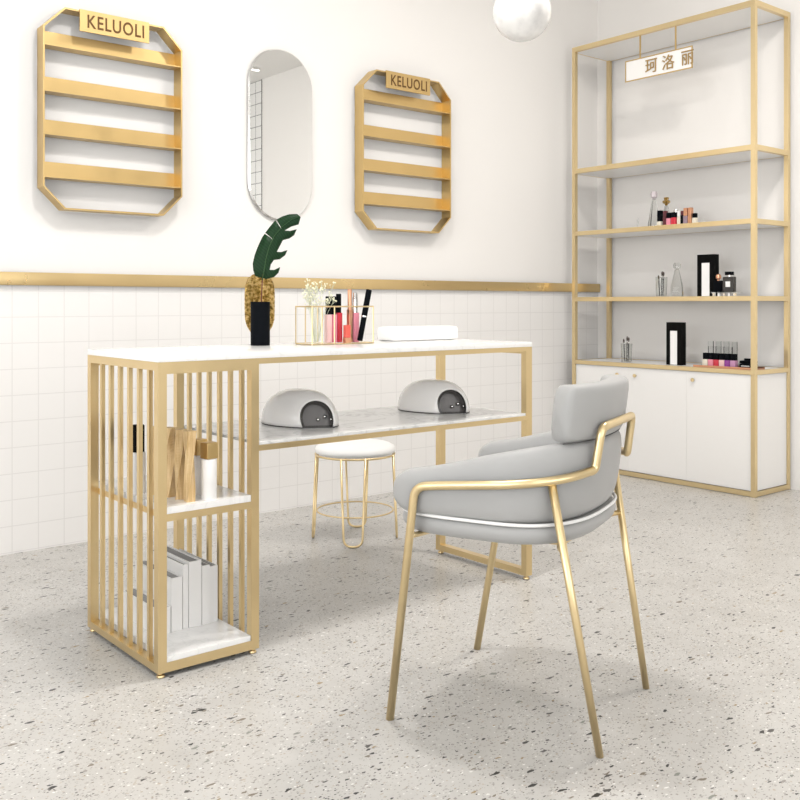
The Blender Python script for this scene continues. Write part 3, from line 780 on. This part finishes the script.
def brush_glass(y, z, lab, x, hg, lens):
    t = thing('glass_tumbler', lab, 'glass', (x, y, z))
    bm = bmesh.new(); r0, r1 = .026, .029
    lathe(bm, [(r0, 0), (r1, hg), (r1 - .0015, hg), (r0 - .0015, .004), (0, .004)], n=28); obj('glass', bm, GL2, t, angle=40)
    for k, (dx, dy, hh) in enumerate(lens):
        b = thing('makeup_brush', ('thin dark makeup brush, %s of the three in the %s' % (('left', 'middle', 'right')[k], 'glass on the third shelf' if z > .8 else 'glass on the cabinet counter')), 'brush', (x, y, z + .0045), 0, 'makeup brushes in glasses')
        bot = Vector((dx * .4, dy * .6, 0)); top = Vector((dx, dy, hh)); ax = top - bot
        bm = bmesh.new(); tube(bm, [bot, bot + ax * .72], [.0016, .0024], 8); obj('handle', bm, BLACK, b, smooth=True)
        bm = bmesh.new(); tube(bm, [bot + ax * .72, bot + ax * .82], [.0028, .003], 8); obj('ferrule', bm, CHROME, b, smooth=True)
        bm = bmesh.new(); tube(bm, [bot + ax * .82, bot + ax * .92, top], [.003, .0048, .002], 8); obj('bristles', bm, BRISTLE, b, smooth=True)
brush_glass(2.853, ZS3, 'clear tumbler of brushes on the shelf beside the glass decanter', XS, .10, ((0, .018, .105), (.006, .000, .125), (-.004, -.016, .122)))
turned('glass_decanter', [(.030, 0), (.032, .01), (.031, .05), (.013, .125), (.010, .135)], GL2, 'faceted glass decanter beside the tumbler of brushes on the third shelf', 'decanter', (XS, 2.762, ZS3), 8,
       [('stopper', [(.007, .136), (.017, .144), (.018, .160), (.013, .170)], GL2, 6)])
def gift_box(x, y, z, h, label, hw=.047):
    t = thing('perfume_box', label, 'box', (x, y, z), 0, 'black boxes with white panels')
    bx('box', (-.02, .02, -hw, hw, 0, h), BLACK_M, t, bev=.001)
    bx('white_panel', (-.0212, -.0202, -hw * .45, hw * .45, .002, h * .80), PAPER, t)
gift_box(XS, 2.588, ZS3, .203, 'tall black box with white upright panel on the third shelf')
gift_box(4.02, 2.740, ZS4, .210, 'tall black box with white upright panel on the cabinet counter', .043)
# stand with two perfumes
t = thing('acrylic_riser', 'low clear riser with white pegs under the two black perfumes', 'riser', (4.03, 2.475, ZS3))
bx('plate', (-.03, .03, -.07, .06, .016, .020), GL2, t)
for k in range(5): bx('peg', (-.028, -.016, -.066 + .027 * k, -.056 + .027 * k, 0, .016), WHITE if k % 2 else CHROME, t)
t = thing('perfume_bottle', 'squat black perfume with rose-coloured stopper on the riser', 'perfume', (4.04, 2.519, ZS3 + .0203))
bx('bottle', (-.012, .012, -.021, .021, 0, .055), BLACK, t, bev=.002)
bm = bmesh.new(); lathe(bm, [(.006, .055), (.006, .06), (.013, .066), (.013, .078), (.007, .086)], n=12); obj('stopper', bm, COPPER, t, angle=40)
t = thing('perfume_bottle', 'square dark perfume with black cap and white label on the riser', 'perfume', (4.03, 2.455, ZS3 + .0203))
bx('bottle', (-.013, .013, -.028, .028, 0, .072), DARK, t, bev=.003)
bx('label_plate', (-.0142, -.0132, -.012, .012, .024, .050), PAPER, t)
bm = bmesh.new(); lathe(bm, [(.008, .072), (.008, .08)], n=16); obj('neck', bm, CHROME, t, angle=40)
bx('cap', (-.012, .012, -.017, .017, .080, .096), BLACK, t, bev=.001)
# counter
brush_glass(3.038, ZS4, 'clear tumbler of brushes at the left end of the cabinet counter', 4.02, .095, ((0, .018, .115), (.006, .000, .128), (-.004, -.018, .124)))
t = thing('serving_tray', 'flat copper-toned tray under the polishes and palette on the counter', 'tray', (4.015, 2.452, ZS4))
bm = bmesh.new()
box(bm, -.050, .050, -.156, .156, 0, .004, bev=.0015); box(bm, -.050, -.047, -.156, .156, .004, .010); box(bm, .047, .050, -.156, .156, .004, .010)
obj('plate', bm, COPPER, t)
for k, (b, lab) in enumerate(((CREAM, 'cream'), (PINK, 'pink'), (RED, 'red'), (ROSE, 'pale rose'), (PURPLE, 'purple'), (LILAC, 'lilac'))):
    polish(2.552 - .0290 * k, ZS4 + .0043, b, BLACK, lab + ' nail polish with black cap in the row on the copper tray', 3.990, .0132, .034, .030, 'row of polishes on the copper tray')
t = thing('acrylic_organizer', 'clear acrylic stand with three compartments behind the row of polishes', 'organizer', (4.035, 2.492, ZS4 + .0043))
bm = bmesh.new(); box(bm, -.022, .022, -.062, .066, 0, .003)
for y in (-.062, -.020, .022, .063): box(bm, -.022, .022, y, y + .003, .003, .118)
box(bm, .019, .022, -.062, .066, .003, .118); box(bm, -.022, -.019, -.062, .066, .003, .095)
obj('compartments', bm, ACRYL, t)
t = thing('makeup_palette', 'black makeup compact at the right end of the copper tray', 'palette', (3.995, 2.346, ZS4 + .0043))
bx('case', (-.026, .026, -.040, .022, 0, .022), BLACK, t, bev=.002); bx('lid', (-.026, .026, -.040, .022, .0235, .036), BLACK, t, bev=.002)
bx('clasp', (-.028, -.0262, -.030, .012, .010, .0145), CHROME, t)
bx('brush_cap', (-.006, .006, -.020, .010, .0362, .046), BLACK, t, bev=.002)

# ------------------------------------------------------------------ ceiling lights
def downlight(x, y, power, label, r=.09, c_=(1, .98, .955)):
    t = thing('ceiling_light', label, 'lamp', (x, y, ZC), 0, 'ceiling lights')
    bm = bmesh.new(); lathe(bm, [(r + .015, -.012), (r + .015, 0)], n=40); obj('rim', bm, WHITE, t, angle=40)
    bm = bmesh.new(); lathe(bm, [(r, -.016), (r, -.0125)], n=40); obj('diffuser', bm, LAMPW, t, angle=40)
    ld = bpy.data.lights.new('ceiling_lamp_light', 'AREA'); ld.shape = 'DISK'; ld.size = r * 2; ld.energy = power; ld.color = c_
    lo = bpy.data.objects.new('ceiling_lamp_light', ld); COL.objects.link(lo); lo.location = (x, y, ZC - .018)
    return t
downlight(1.40, 1.90, 46, 'round white ceiling light above the table front', .12)
downlight(2.8, 1.6, 52, 'unseen round ceiling light added to brighten the display shelf', .16, (1, .94, .875))  # added lamp, brightens the wall behind the display shelf
downlight(.0, 1.6, 12, 'round white ceiling light at the left of the room')
downlight(.6, -.6, 12, 'round white ceiling light behind the viewpoint')
t = thing('ceiling_strip_light', 'short white strip light on the ceiling near the right wall', 'lamp', (4.0, .09, ZC))
bx('housing', (-.035, .035, -.015, .015, -.02, 0), WHITE, t); bx('diffuser', (-.03, .03, -.011, .011, -.025, -.0205), LAMPW, t)
def fill_area(loc, rot, sx, sy, e, c_):
    ld = bpy.data.lights.new('fill_light', 'AREA'); ld.shape = 'RECTANGLE'; ld.size = sx; ld.size_y = sy; ld.energy = e; ld.color = c_
    lo = bpy.data.objects.new('fill_light', ld); COL.objects.link(lo); lo.location = loc; lo.rotation_euler = rot
fill_area((XL + .01, .7, 1.5), (0, -PI / 2, 0), 1.9, 3.6, 105, (.98, .99, 1.))  # added fill lamp in front of the left panes
fill_area((.7, YF + .01, 1.45), (PI / 2, 0, 0), 4.4, 1.95, 50, (1., .985, .97))  # added fill lamp in front of the rear panes

W_ = bpy.data.worlds.new('daylight'); S.world = W_; W_.use_nodes = True
W_.node_tree.nodes['Background'].inputs[0].default_value = (.95, .97, 1, 1); W_.node_tree.nodes['Background'].inputs[1].default_value = 1.

# ------------------------------------------------------------------ camera
F_ = 947.; HY = 303.5; CH = .874
cd = bpy.data.cameras.new('camera'); co = bpy.data.objects.new('camera', cd); COL.objects.link(co)
cd.sensor_width = 36; cd.lens = 36 * F_ / 800; cd.shift_y = -(400 - HY) / 800; cd.clip_start = .05
co.location = (0, 0, CH); co.rotation_euler = (PI / 2, 0, -math.atan2(.6357, .772))
S.camera = co
S.view_settings.view_transform = 'Standard'; S.view_settings.look = 'None'; S.view_settings.gamma = 1; S.view_settings.exposure = -1.12
S.view_settings.use_curve_mapping = False
S.cycles.use_denoising = True; S.cycles.max_bounces = 10; S.cycles.diffuse_bounces = 5; S.cycles.glossy_bounces = 5; S.cycles.transmission_bounces = 8
S.cycles.caustics_reflective = False; S.cycles.caustics_refractive = False; S.cycles.sample_clamp_indirect = 6
